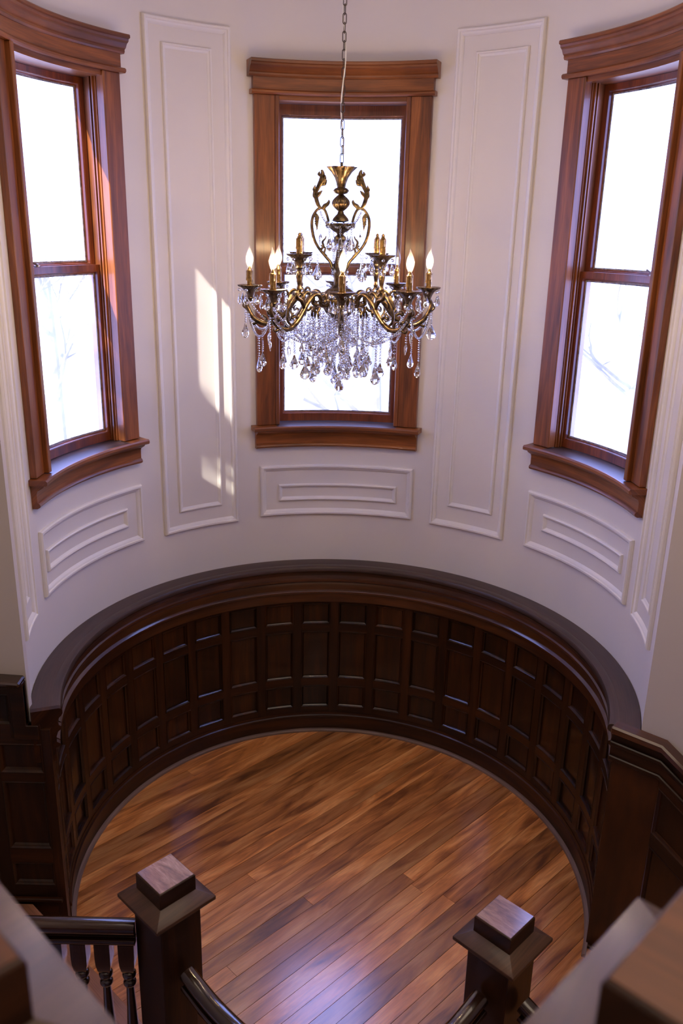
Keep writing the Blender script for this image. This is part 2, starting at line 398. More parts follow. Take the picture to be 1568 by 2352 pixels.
build('back_board', cyl([(1.2, .0), (1.245, .0), (1.245, .846), (1.2, .846)], AL, AR), M_DARK, wain, uv='az')
for a in SA:
    if AL < a-SH and a+SH < AR:
        build('stile', cbox(1.1745, 1.2, .125, .846, a-SH, a+SH), M_DARK, wain, uv='az', bevel=.0012)
build('stile', cbox(1.1745, 1.2, .125, .846, AL, AL+1.6), M_DARK, wain, uv='az', bevel=.0012)
build('stile', cbox(1.1745, 1.2, .125, .846, AR-1.6, AR), M_DARK, wain, uv='az', bevel=.0012)
for z0, z1 in ((.125, .160), (.306, .352), (.660, .704), (.838, .848)):
    build('rail', cbox(1.1750, 1.2, z0, z1, AL, AR), M_DARK, wain, uv='a')
ROWS = [(.160, .306), (.352, .660), (.704, .838)]
edges = [AL+1.6-SH]+SA+[AR-1.6+SH]
for a, b_ in zip(edges, edges[1:]):
    if b_-a < 4: continue
    for z0, z1 in ROWS:
        build('panel', cframe(a+SH, b_-SH, z0, z1, [(0, 1.1752), (.0015, 1.1720), (.0045, 1.1720), (.006, 1.1755), (.0135, 1.1815), (.0145, 1.1885)], 1.175, mb=MB(), fill=True), M_PANEL, wain, uv='az')
struct(build('baseboard_bay', cyl([(1.170, 0), (1.170, .092), (1.164, .097), (1.164, .106), (1.170, .111), (1.172, .125), (1.205, .125), (1.205, 0)], AL, AR, 1.5), M_DARK, uv='a'),
       'dark curved baseboard at the foot of the bay wainscot', 'baseboard')
struct(build('trim_2', cyl([(1.152, 0.0005), (1.152, .006), (1.156, .013), (1.163, .017), (1.1698, .018), (1.1698, 0.0005)], AL+.5, AR+3.5, 1.5), M_SHOE, uv='a'),
       'thin dusty quarter-round strip curving between floor planks and baseboard', 'moulding')

# ---- left flat wainscot
wl = struct(empty('trim_3', (-1.6, YL, 0)), 'dark panelled wainscot on the flat wall left of the bay, stepping up', 'wainscot')
yf = YL-.028
def xz_box(x0, x1, z0, z1, y0, y1, **k): return box(x0, x1, y0, y1, z0, z1)
build('back_board', box(-1.695, -1.108, YL-.012, YL, 0, 1.0, box(-1.695, XL-.004, YL-.012, YL, 1.0, 1.2)), M_DARK, wl)
xs = [-1.108]; 
cols = [(-1.32-.225*k, -1.145-.225*k) for k in range(3)]
build('stile', box(-1.145, -1.108, yf, YL-.012, 0, 1.0), M_DARK, wl, bevel=.001)
for c0, c1 in cols:
    build('stile', box(c0-.05, c0, yf, YL-.012, .19, 1.12), M_DARK, wl, bevel=.001)
rails = [(0, .19), (.19, .25), (.365, .435), (.76, .80), (.935, 1.02)]
for z0, z1 in rails:
    build('rail', box(-1.695, -1.1452, yf+(.004 if z0 == 0 else .0007), YL-.012, z0, z1), M_DARK, wl, uv='x')
build('rail', box(-1.695, -1.262, yf+.0007, YL-.012, 1.155, 1.21), M_DARK, wl, uv='x')
build('base_cap', box(-1.695, -1.12, yf-.014, yf+.004, .172, .19), M_DARK, wl, uv='x', bevel=.004)
def flat_panel(O, t, n, s0, s1, z0, z1, parent, mat=M_DARK, slope=0, deep=.012):
    """recessed rectangular panel with bevelled edge on a flat plane, O origin, t along, n towards room"""
    mb = MB(); prof = [(0, .016), (.004, .018), (.009, .012), (.013, .010), (.018, .001)]; v = []; f = []
    for (a, za, sa, sz) in ((s0, z0, 1, 1), (s1, z0+slope*(s1-s0), -1, 1), (s1, z1+slope*(s1-s0), -1, -1), (s0, z1, 1, -1)):
        for d, h in prof:
            p_ = Vector(O)+t*(a+sa*d)+n*h; v.append((p_.x, p_.y, za+sz*d+slope*sa*d))
    k = len(prof)
    for i in range(4):
        j = (i+1) % 4
        for q in range(k-1): f.append((i*k+q, i*k+q+1, j*k+q+1, j*k+q))
    f.append(tuple(i*k+k-1 for i in range(4)))
    return build('panel', mb.add(v, f), mat, parent, uv='z')
for c0, c1 in cols:
    for z0, z1 in ((.25, .365), (.435, .76), (.80, .935)):
        flat_panel((0, YL-.012, 0), Vector((1, 0, 0)), Vector((0, -1, 0)), c0, c1, z0, z1, wl)
for c0, c1 in cols[:]:
    flat_panel((0, YL-.012, 0), Vector((1, 0, 0)), Vector((0, -1, 0)), c0-.0, c1-.11 if c0 > -1.4 else c1, 1.02, 1.155, wl)
# stepped cap: level, drop beside bay corner, return under the ledge end
def xz_extr(poly2, y0, y1):
    n = len(poly2); v = [(x, y0, z) for x, z in poly2]+[(x, y1, z) for x, z in poly2]
    return MB().add(v, [tuple(range(n)), tuple(reversed(range(n, 2*n)))]+[(i, (i+1) % n, n+(i+1) % n, n+i) for i in range(n)])
build('cap_board', xz_extr([(-1.695, 1.205), (-1.25, 1.175), (-1.25, .955), (-1.15, .955), (-1.15, 1.02), (-1.195, 1.02), (-1.195, 1.205), (-1.695, 1.235)], yf-.006, YL), M_DARK, wl, uv='x', bevel=.003)
build('cap_moulding', xz_extr([(-1.695, 1.235), (-1.192, 1.205), (-1.192, 1.225), (-1.695, 1.255)], yf-.045, YL), M_RAIL, wl, uv='x', bevel=.006)
build('stile', box(-1.262, -1.195, yf-.001, YL-.012, .96, 1.19), M_DARK, wl, bevel=.001)
# ledge end block joining the left wainscot
build('ledge_end', cyl([(r, z) for r, z in LEDGE[:22]]+[(1.247, .85)], AL-1.6, AL-.4, 1), M_DARK, wl, uv='a')

# ---- right slanting wainscot with stair slope
O = Vector((RF*sin(rad(AR)), RF*cos(rad(AR)), 0))
ww = struct(empty('trim_4', (O.x+.6, O.y-.55, 0)), 'dark panelled wainscot on the slanting wall right of the bay, sloping down with the stair', 'wainscot')
SL = -.62; SB = .185
def plane_extr(poly2, h0, h1):
    """poly2 in (s,z) on right plane, extruded between offsets along room normal"""
    n = len(poly2); v = []
    for h in (h0, h1):
        for s, z in poly2:
            q = O+TR*s+NR*h; v.append((q.x, q.y, z))
    return MB().add(v, [tuple(range(n)), tuple(reversed(range(n, 2*n)))]+[(i, (i+1) % n, n+(i+1) % n, n+i) for i in range(n)])
def zt(s, top): return top+max(0, s-SB)*SL
LN = 1.9
build('back_board', plane_extr([(0, 0), (SB+.1, 0), (LN, -1.1), (LN, zt(LN, 1.04)), (SB, 1.04), (0, 1.04)], -.028, -.012), M_DARK, ww)
build('stile', plane_extr([(0, 0), (.185, 0), (.185, .93), (0, .93)], -.012, 0), M_DARK, ww, bevel=.001)
for s0 in (.60, 1.02, 1.44):
    build('stile', plane_extr([(s0, .1+SL*(s0-SB)), (s0+.06, .1+SL*(s0+.06-SB)), (s0+.06, zt(s0+.06, .93)), (s0, zt(s0, .93))], -.012, 0), M_DARK, ww, bevel=.001)
for z0, z1 in ((.0, .2), (.62, .68), (.885, .93)):
    build('rail', plane_extr([(.185, z0), (LN, z0+SL*(LN-SB)), (LN, z1+SL*(LN-SB)), (.185, z1)], -.012, -.0005), M_DARK, ww, uv=(TR.x, TR.y, SL), bevel=.001)
for s0 in (.185, .66, 1.08):
    s1 = {.185: .60, .66: 1.02, 1.08: 1.44}[s0]
    for z0, z1 in ((.2, .62), (.68, .885)):
        flat_panel(O+NR*(-.016), TR, NR, s0, s1, z0+SL*(s0-SB), z1+SL*(s0-SB), ww, slope=SL)
def capline(z0, z1, h0, h1, name, mat, bev=.004):
    build(name, plane_extr([(-.012, z0), (SB, z0), (LN, z0+SL*(LN-SB)), (LN, z1+SL*(LN-SB)), (SB, z1), (-.012, z1)], h0, h1), mat, ww, uv=(TR.x, TR.y, 0), bevel=bev)
capline(.93, 1.045, -.028, .006, 'frieze_board', M_DARK, .001)
capline(.925, .945, .0, .018, 'frieze_moulding', M_DARK)
capline(.99, 1.01, .006, .022, 'frieze_moulding', M_DARK)
capline(1.045, 1.08, -.028, .034, 'cap_moulding', M_FRIEZE, .007)
build('shoe_moulding', plane_extr([(0.01, 0), (SB+.3, 0), (SB+.3, .018), (0.01, .018)], 0, .014), M_DARK, ww, bevel=.003)

# ---- white wall mouldings
PO = [(0, RW-.0005), (.001, 1.238), (.006, 1.232), (.014, 1.232), (.018, 1.238), (.022, 1.239), (.028, 1.243), (.034, RW-.0005)]
PI_ = [(0, RW-.0005), (.001, 1.244), (.005, 1.239), (.010, 1.239), (.014, 1.2445), (.020, 1.2465), (.024, RW-.0005)]
zz = lambda x: x*RW
k = 5
def wall_panel(label, o_, i_):
    global k
    c = (o_[0]+o_[1])/2
    e = struct(empty('trim_%d' % k, P(RW, c, zz(o_[2]))), label, 'moulding'); k += 1
    build('outer_moulding', cframe(o_[0], o_[1], zz(o_[2]), zz(o_[3]), PO, RW, mb=MB()), M_TRIM, e, smooth=25)
    build('inner_moulding', cframe(i_[0], i_[1], zz(i_[2]), zz(i_[3]), PI_ if o_[3]-o_[2] > .5 else [(0, RW-.0005), (.001, 1.240), (.006, 1.236), (.012, 1.238), (.022, RW-.0005)], RW, mb=MB()), M_TRIM, e, smooth=25)
wall_panel('tall white double wall moulding between left and centre windows', (-45.2, -25.1, 1.072, 2.995), (-40.9, -29.3, 1.155, 2.917))
wall_panel('tall white double wall moulding between centre and right windows', (24.6, 44.3, 1.075, 2.998), (29.0, 40.9, 1.168, 2.918))
wall_panel('tall white double wall moulding at the far left edge of the bay', (-104.2, -93.4, 1.06, 2.99), (-100.6, -97.0, 1.15, 2.91))
wall_panel('tall white double wall moulding at the far right edge of the bay', (90.2, 104.8, 1.075, 2.99), (94.2, 100.8, 1.16, 2.91))
wall_panel('wide low white wall moulding under the centre window', (-19.2, 19.7, 1.082, 1.312), (-14.5, 15.6, 1.148, 1.224))
wall_panel('wide low white wall moulding under the left window', (-87.6, -51.4, 1.080, 1.318), (-85.0, -55.8, 1.158, 1.237))
wall_panel('wide low white wall moulding under the right window', (50.6, 86.2, 1.082, 1.318), (55.3, 82.4, 1.17, 1.24))

# ------------------------------------------------------------------ windows
build_ = build
def window(name, c, h, dz, ex, label):
    def build(nm, mb, *a, **k_):          # shift the whole unit by dz
        return build_(nm, MB().add([(x, y, z+dz) for x, y, z in mb.v], mb.f), *a, **k_)
    e = struct(empty(name, P(RW, c, 1.86)), label, 'window')
    cw = 4.75 if dz == 0 else 4.0                                   # casing width in degrees
    ci = c-h+cw, c+h-cw
    zs, ze = 1.872, 3.470                       # stool top, casing top
    for s, a0, a1 in ((-1, c-h, ci[0]), (1, ci[1], c+h)):
        build('casing', cbox(1.222, 1.2495, zs, ze, a0, a1, step=2.4), M_WIN, e, uv='az', bevel=.002)
        deep = (c < -20 and s < 0) or (c > 20 and s > 0)      # bead on the side next to the hall stands prouder
        bw, br_ = (1.35, 1.202) if deep else (.95, 1.216) if dz == 0 else (.6, 1.216)
        b0, b1 = (a1, a1+bw) if s < 0 else (a0-bw, a0)
        build('inner_bead', cyl([(br_, zs), (br_, ze), (1.262, ze), (1.262, zs)], b0, b1, 1), M_WIN, e, uv='az', bevel=.003)
        # grooved jamb liner running out to the sashes
        g0 = b1 if s < 0 else b0
        for r0, r1, t in ((1.262, 1.272, .55), (1.272, 1.280, .95), (1.280, 1.290, .55), (1.290, 1.297, .95), (1.297, 1.395, .35)):
            q0, q1 = (a1+.2, a1+.2+t) if s < 0 else (a0-.2-t, a0-.2)
            build('jamb_rib', cbox(r0, r1-.0008, zs, ze-.012, q0, q1, step=3), M_WIN, e, uv='az')
    # head: bead, frieze, crown
    hh = h+.25
    build('head_bead', cyl([(1.205, 3.470), (1.198, 3.476), (1.198, 3.484), (1.205, 3.490), (1.2495, 3.490), (1.2495, 3.470)], c-hh-.55, c+hh+.55), M_WIN, e, uv='a')
    build('head_frieze', cyl([(1.218, 3.490), (1.218, 3.545), (1.2495, 3.545), (1.2495, 3.490)], c-hh, c+hh), M_WIN, e, uv='a')
    build('head_crown', cyl([(1.212, 3.545), (1.207, 3.552), (1.207, 3.560), (1.198, 3.566), (1.190, 3.580), (1.178, 3.588), (1.176, 3.597), (1.166, 3.600), (1.166, 3.610), (1.170, 3.614), (1.2495, 3.614), (1.2495, 3.545)], c-hh-.2-ex, c+hh+.2+ex), M_WIN, e, uv='a')
    build('head_jamb', cyl([(1.226, 3.449), (1.226, 3.4695), (1.395, 3.4695), (1.395, 3.449)], ci[0]+.2, ci[1]-.2), M_WIN, e, uv='a')
    # stool and apron
    build('stool', cyl([(1.395, 1.846), (1.212, 1.846), (1.180, 1.846), (1.175, 1.851), (1.175, 1.862), (1.180, 1.8685), (1.395, 1.8718)], ci[0]+.1, ci[1]-.1), M_LEDGE, e, uv='a')
    for a0, a1 in ((c-h-.4-ex, ci[0]+.1), (ci[1]-.1, c+h+.4+ex)):
        build('stool_horn', cyl([(1.2495, 1.846), (1.212, 1.846), (1.180, 1.846), (1.175, 1.851), (1.175, 1.862), (1.180, 1.8685), (1.2495, 1.8705)], a0, a1), M_WIN, e, uv='a')
    build('stool_edge', cyl([(1.1799, 1.8455), (1.1735, 1.8505), (1.1735, 1.8625), (1.1795, 1.869), (1.186, 1.869), (1.186, 1.8455)], c-h-.45-ex, c+h+.45+ex), M_WIN, e, uv='a')
    build('apron', cyl([(1.190, 1.846), (1.195, 1.836), (1.208, 1.828), (1.222, 1.820), (1.226, 1.808), (1.226, 1.770), (1.218, 1.765), (1.214, 1.757), (1.218, 1.749), (1.228, 1.744), (1.2495, 1.744), (1.2495, 1.846)], c-h-.3, c+h+.3), M_WIN, e, uv='a')
    # sashes
    ins, sd = (.75, 1.55) if dz == 0 else (.45, 1.15)
    s0, s1 = ci[0]+ins, ci[1]-ins
    def sash(nm, r0, r1, z0, z1, bot, top):
        p = build(nm, cbox(r0, r1, z0, z0+bot, s0, s1, cbox(r0, r1, z1-top, z1, s0, s1, cbox(r0, r1, z0+bot, z1-top, s0, s0+sd, cbox(r0, r1, z0+bot, z1-top, s1-sd, s1)))), M_SASH, e, uv='az')
        m = (r0+r1)/2
        build('glazing_bead', cframe(s0+sd, s1-sd, z0+bot, z1-top, [(0, r0+.001), (.003, r0+.002), (.006, m-.004), (.011, m-.003)], m, mb=MB()), M_SASH, p, uv='az')
        build('putty', cframe(s0+sd, s1-sd, z0+bot, z1-top, [(.009, m-.0032), (.013, m-.0034), (.0165, m-.0018)], m, mb=MB()), M_PUTTY, p)
        build('pane', cbox(m-.0018, m+.0018, z0+bot-.004, z1-top+.004, s0+sd-.2, s1-sd+.2), M_PANE, p)
        return p
    lo = sash('sash_lower', 1.300, 1.338, 1.873, 2.684, .040, .028)
    up = sash('sash_upper', 1.342, 1.380, 2.657, 3.448, .028, .046 if dz == 0 else .024)
    a = c+(-3 if c < -20 else 5 if c > 20 else .5)
    lk = MB()
    lathe([(0, 0), (.013, 0), (.013, .004), (.008, .006), (.008, .012), (0, .013)], 12, lk, c=P(1.317, a, 2.684))
    q0, q1 = P(1.317, a-.3, 2.697), P(1.325, a-2.0, 2.706)
    tube([q0, tuple((x+y)/2 for x, y in zip(q0, q1)), q1], [.004, .003, .005], 6, 3, lk, up=Vector((0, 0, 1)))
    cbox(1.304, 1.330, 2.684, 2.675, a-1.2, a+1.2, lk)
    build('sash_lock', lk, M_STEEL, lo)
window(*WINS[0], 'tall left double-hung window with cherry-stained casing and curved head')
window(*WINS[1], 'tall centre double-hung window with cherry-stained casing behind the chandelier')
window(*WINS[2], 'tall right double-hung window with cherry-stained casing and curved head')

# ------------------------------------------------------------------ newel posts
def sq(side, ang=45):
    r = side/2*math.sqrt(2)
    return [(r*cos(rad(ang+45+90*i)), r*sin(rad(ang+45+90*i))) for i in range(4)]
def loft(sections, mb=None):
    mb = mb or MB(); v = []; f = []; n = len(sections)
    for s, z in sections: v += [(x, y, z) for x, y in sq(s)]
    for i in range(n-1):
        for j in range(4): f.append((i*4+j, i*4+(j+1) % 4, (i+1)*4+(j+1) % 4, (i+1)*4+j))
    f.append((3, 2, 1, 0)); f.append(tuple((n-1)*4+j for j in range(4)))
    return mb.add(v, f)
def newel(loc, h, label, fw=1.0, topm=None):
    e = tag(empty('newel_post', loc), label, 'newel post', 'square newel posts with raised block caps')
    build('post', loft([(.140, 0), (.140, h-.118)]), M_NEWEL, e, uv='z', local=True, bevel=.003)
    build('collar', loft([(.1405, h-.12), (.148, h-.118), (.150, h-.108), (.170, h-.096), (.172, h-.092), (.15, h-.09)]), M_NEWEL, e, uv='z', local=True, bevel=.001)
    build('bevelled_cap', loft([(.198*fw, h-.091), (.206*fw, h-.088), (.206*fw, h-.076), (.122, h-.052), (.12, h-.06)]), M_BEVEL, e, uv=(.7, .7, .1), local=True, bevel=.0015)
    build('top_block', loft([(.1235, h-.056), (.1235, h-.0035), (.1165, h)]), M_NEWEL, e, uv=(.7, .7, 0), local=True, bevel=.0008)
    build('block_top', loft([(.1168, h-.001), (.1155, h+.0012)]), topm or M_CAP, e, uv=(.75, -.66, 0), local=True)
    return e
nl = newel((-.494, -1.260, 0), 1.08, 'left newel post on the landing, horizontal balustrade running off its left side')
nr_ = newel((.488, -1.310, 0), 1.0, 'right newel post on the landing, standing alone before open floor planks')
newel((.228, -2.822, 1.4), 1.0, 'blurred foreground newel post cap at the bottom right corner', 1.07, M_NEAR)
newel((-.323, -2.816, 1.4), 1.0, 'blurred foreground newel post cap at the bottom left corner', 1.07, M_NEAR)

# ------------------------------------------------------------------ railings
HR = [(a*.72, b*.72) for a, b in [(-.034, -.012), (-.036, .004), (-.030, .018), (-.018, .027), (0, .030), (.018, .027), (.030, .018), (.036, .004), (.034, -.012), (.026, -.020), (.022, -.036), (-.022, -.036), (-.026, -.020)]]
SR = [(a*.72, b*.62) for a, b in [(-.030, -.018), (-.034, -.012), (-.034, .004), (-.030, .010), (.030, .010), (.034, .004), (.034, -.012), (.030, -.018)]]
BAL = [(.0155, 0), (.0155, .02), (.018, .05), (.0205, .12), (.0215, .20), (.019, .33), (.015, .45), (.0125, .56), (.0125, .575), (.0185, .582), (.0205, .592), (.0185, .603), (.0135, .608), (.0135, .613), (.018, .62), (.0215, .632), (.0215, .642), (.018, .652), (.0145, .656)]
def baluster_mb(h):
    mb = MB(); s = h/.86
    z1 = h-.115; zb = .08
    lathe([(r, zb+z*(z1-zb)/.656) for r, z in BAL], 16, mb)
    hb = .023
    box(-hb, hb, -hb, hb, 0, zb, mb)
    # upper block easing in with a lamb's tongue
    v = []; f = []; secs = [(.0145, z1), (.019, z1+.012), (.0225, z1+.035), (.0235, z1+.06), (.0235, h)]
    for r, z in secs: v += [(r*x, r*y, z) for x, y in ((-1, -1), (1, -1), (1, 1), (-1, 1))]
    for i in range(len(secs)-1):
        for j in range(4): f.append((i*4+j, i*4+(j+1) % 4, (i+1)*4+(j+1) % 4, (i+1)*4+j))
    f += [(3, 2, 1, 0), tuple(len(secs)*4-4+j for j in range(4))]
    return mb.add(v, f)
# left level balustrade on the first step
rx0, ry, rz = -.592, -1.262, .885
rl = tag(empty('balustrade', (-1.0, ry, .17)), 'dark balustrade with turned balusters running left from the left newel post', 'railing')
build('handrail', sweep([(rx0, ry, rz), (-.9, ry, rz), (-1.3, ry, rz), (-1.62, ry, rz)], HR), M_RAIL, rl, uv='x', smooth=40)
build('lower_moulding', sweep([(rx0, ry, rz-.040), (-1.62, ry, rz-.040)], SR), M_RAIL, rl, uv='x', smooth=40)
bl = build('baluster', baluster_mb(rz-.051-.17), M_RAIL, rl, local=True, loc=(0, 0, 0), smooth=40)
xsb = [-.620-.0715*i for i in range(14)]
bl.location = (xsb[0]+1.0, 0, 0)
for x in xsb[1:]: copy_part(bl, rl, (x+1.0, 0, 0))
# rails leaving the two newels towards the viewer
def front_rail(start, d, zs, label, nb=4, floor=0.0, L=.60):
    d = Vector((d[0], d[1], 0)).normalized(); st = Vector((start[0], start[1], 0))
    e = tag(empty('stair_railing', (start[0]+d.x*.35, start[1]+d.y*.35, floor)), label, 'railing')
    path = catmull([st+d*(L*i/(len(zs)-1))+Vector((0, 0, z)) for i, z in enumerate(zs)], 5)
    build('handrail', sweep(path, HR), M_RAIL, e, uv=(d.x, d.y, 0), smooth=40)
    build('lower_moulding', sweep([p-Vector((0, 0, .040)) for p in path], SR), M_RAIL, e, uv=(d.x, d.y, 0), smooth=40)
    for i in range(nb):
        s = .10+.115*i; q = path[min(len(path)-1, int(s/L*(len(path)-1)))]
        b_ = build('baluster', baluster_mb(q.z-.051-floor), M_RAIL, e, local=True, smooth=40)
        b_.location = (st.x+d.x*s-e.location.x, st.y+d.y*s-e.location.y, 0); b_.rotation_euler = (0, 0, math.atan2(d.y, d.x))
    return e
front_rail((-.494+.062, -1.260-.062), (.72, -.70), [.775, .75, .75, .77, .80, .83], 'short curved handrail swinging from the left newel post towards the bottom centre')
front_rail((.488-.062, -1.310-.062), (-.70, -.71), [.765, .745, .74, .75, .775, .80], 'polished handrail leaving the right newel post towards the bottom centre')
front_rail((.488+.062, -1.310-.062), (.70, -.71), [.745, .69, .63, .56], 'dark stair handrail falling away behind the right newel post', nb=3, floor=-.0, L=.45)

# ------------------------------------------------------------------ first step at the left
st = struct(build('step_tread', prism([(-1.245, YL-.045), (-.63, -1.012), (-.63, -1.315), (-1.75, -1.315), (-1.75, YL-.045)], .14, .17), M_STEP, uv=(.7, -.7, 0), bevel=.004),
            'pale brown wooden step tread behind the left balusters', 'step')
st2 = build('riser', prism([(-1.26, YL-.05), (-.65, -1.015), (-.65, -1.30), (-1.74, -1.30), (-1.74, YL-.05)], .0006, .1395), M_STEP, st)

# ------------------------------------------------------------------ chandelier
Zy = lambda y: 2.7-(y-635)/656.0
Rp = lambda p: p/619.0
CX, CY = -0.012, 0.0
ch = tag(empty('chandelier', (CX, CY, Zy(700))), 'antique brass chandelier with candle bulbs and hanging cut crystals before the centre window', 'chandelier')
base = Vector((CX, CY, Zy(700)))
def cpart(name, mb, mat=None, smooth=40, parent=None, uv='z', loc=None, rot=None):
    """mb in chandelier-centred coordinates with absolute z"""
    o = build(name, MB().add([(x, y, z-base.z) for x, y, z in mb.v], mb.f), mat or M_BRASS, parent or ch, local=True, smooth=smooth, uv=uv)
    if rot is not None: o.rotation_euler = (0, 0, rot)
    return o
ZR = lambda L_: [(Rp(r), Zy(y)) for r, y in L_]
cpart('flared_crown', lathe(ZR([(0, 400), (10, 396), (26, 392), (32, 388), (30, 391), (22, 400), (15, 412), (11, 424), (9, 434)]), 48, flute=(9, .13, lambda t: max(0, 1-abs(t-.35)*2))), smooth=30)
cpart('knob', lathe(ZR([(8, 433), (13, 435), (17, 440), (13, 446), (8, 448)]), 40, flute=(10, .06)))
cpart('ribbed_ball', lathe(ZR([(6, 447)]+[(6+13.5*sin(pi*i/12), 449+37*i/12) for i in range(13)]+[(7, 488)]), 140, flute=(20, .045, lambda t: sin(pi*t))), smooth=50)
cpart('neck_dome', lathe(ZR([(6, 486), (8, 492), (12, 496), (17, 502), (19, 508), (10, 511)]), 24))
cpart('ribbed_dish', lathe(ZR([(0, 513), (30, 513), (33, 514), (31, 518), (24, 524), (16, 531), (9, 535), (7, 540)]), 72, flute=(24, .03, lambda t: 1 if t < .8 else 0)))
cpart('column', lathe(ZR([(6, 538), (11, 543), (13, 550), (9, 556), (7, 566), (9, 590), (13, 612), (11, 624), (14, 632), (12, 640), (12, 655), (20, 662)]), 24, flute=(8, .08)))
cpart('hub_dome', lathe(ZR([(14, 660), (24, 664), (33, 672), (38, 683), (38, 688), (36, 689)]), 96, flute=(28, .03)))
cpart('hub_band', lathe(ZR([(36, 688), (37, 690), (37, 704), (36, 706), (30, 707)]), 48))
cpart('hub_bowl', lathe(ZR([(36, 706), (35, 712), (28, 724), (16, 734), (7, 739), (5, 744), (6, 748), (3, 754), (0, 760)]), 72, flute=(18, .04, lambda t: 1 if t < .5 else 0)))
cpart('top_loop', tube([(Rp(5)*cos(q), 0, Zy(384)+Rp(6)*sin(q)) for q in [2*pi*i/12 for i in range(13)]], [.0018], 6, 2) if 0 else lathe(ZR([(2.2, 397), (2.2, 386), (3.5, 384), (2.5, 380), (0, 379)]), 10), M_IRON)

# one arm, then seven copies
def rz_(L_): return [(Rp(r), 0, Zy(y)) for r, y in L_]
arm = MB()
tube(rz_([(34, 700), (48, 704), (60, 700), (60, 686), (70, 675), (86, 678), (104, 696), (122, 722), (146, 744), (172, 750), (196, 738), (210, 716), (214, 696), (205, 684), (204, 690)]),
     [.006, .006, .007, .008, .0085, .0085, .009, .0095, .010, .010, .0095, .0085, .0075, .006, .004], 10, 6, arm)
for pts, rr in ((rz_([(62, 684), (52, 678), (44, 686), (48, 696), (56, 694)]), [.006, .005, .004, .003]),
                (rz_([(62, 706), (70, 716), (80, 714), (80, 704), (72, 704)]), [.005, .006, .005, .003]),
                (rz_([(110, 700), (116, 682), (106, 668), (96, 672), (98, 682)]), [.006, .006, .005, .003]),
                (rz_([(128, 730), (140, 722), (150, 726), (150, 718), (144, 714)]), [.006, .005, .004, .0025]),
                (rz_([(150, 744), (164, 728), (160, 700), (142, 676), (126, 668), (118, 676), (124, 684)]), [.005, .0055, .0055, .005, .005, .004, .003]),
                (rz_([(212, 716), (222, 708), (220, 700), (216, 702)]), [.005, .004, .003, .002]),
                (rz_([(186, 746), (200, 752), (206, 746), (202, 742)]), [.006, .005, .0035, .002]),
                (rz_([(168, 744), (170, 734), (178, 730), (180, 736)]), [.005, .004, .003, .0025])):
    tube(pts, rr, 7, 4, arm)
arm_o = cpart('arm', arm, smooth=60)
leaf = MB()
for i in range(5):
    s = i-2
    tube(rz_([(152+s*1.0, 672), (156+s*3.2, 684+abs(s)), (158+s*4.0, 698), (155+s*4.2, 712-abs(s)*4)]), [.002, .0042, .0035, .001], 6, 4, leaf)
leaf_o = build('leaf_spray', MB().add([(x, y, z-base.z) for x, y, z in leaf.v], leaf.f), M_BRASS, arm_o, local=True, smooth=60)
leaf2 = MB()
for s in (-1, 0, 1):
    tube([(Rp(78), Rp(s*7), Zy(712)), (Rp(78), Rp(s*10), Zy(722)), (Rp(78), Rp(s*9), Zy(731))], [.003, .0065, .001], 7, 4, leaf2, flat=.6)
build('leaf_drop', MB().add([(x, y, z-base.z) for x, y, z in leaf2.v], leaf2.f), M_BRASS, arm_o, local=True, smooth=60)
PH = 88.8            # front arm direction measured from +x, clockwise below
ARM = [rad(-90+1.2+45*i) for i in range(8)]
arm_o.rotation_euler = (0, 0, ARM[0])
for a in ARM[1:]: copy_part(arm_o, ch, rot=(0, 0, a))

# cup, sleeve, bulb prototypes (local coordinates, origin at cup rim centre)
def crystal(h, r, n=8, flat=.62, kind='pear'):
    pr = {'pear': [(0, 0), (.16, -.06), (.42, -.28), (.80, -.52), (1, -.70), (.78, -.87), (.38, -.97), (0, -1)],
          'spear': [(0, 0), (.5, -.12), (1, -.32), (.7, -.62), (.3, -.9), (0, -1)]}[kind]
    return lathe([(r*a, h*b_) for a, b_ in pr], n, sy=flat, phase=.2)
def bead_mb(r, c=(0, 0, 0), mb=None, ph=0):
    return lathe([(0, r), (r*.8, r*.45), (r, -.05*r), (r*.55, -.8*r), (0, -r)], 6, mb, c=c, phase=ph)
CUP = [(0, .001), (Rp(22), .001), (Rp(27), .0035), (Rp(28), .002), (Rp(26), -.0025), (Rp(19), -.007), (Rp(13), -.016), (Rp(9), -.028), (Rp(6.5), -.040), (Rp(7.5), -.044), (Rp(5), -.050), (Rp(5), -.056)]
cup_mb = lathe(CUP, 64, flute=(16, .035))
DROP = crystal(.040, .0125); DROP_B = crystal(.059, .0195); DROP_S = crystal(.046, .009, kind='spear')
def mk(name, mb, mat, parent, loc, rot=0, smooth=0):
    return build(name, mb, mat, parent, local=True, loc=loc, smooth=smooth)
lam = 0
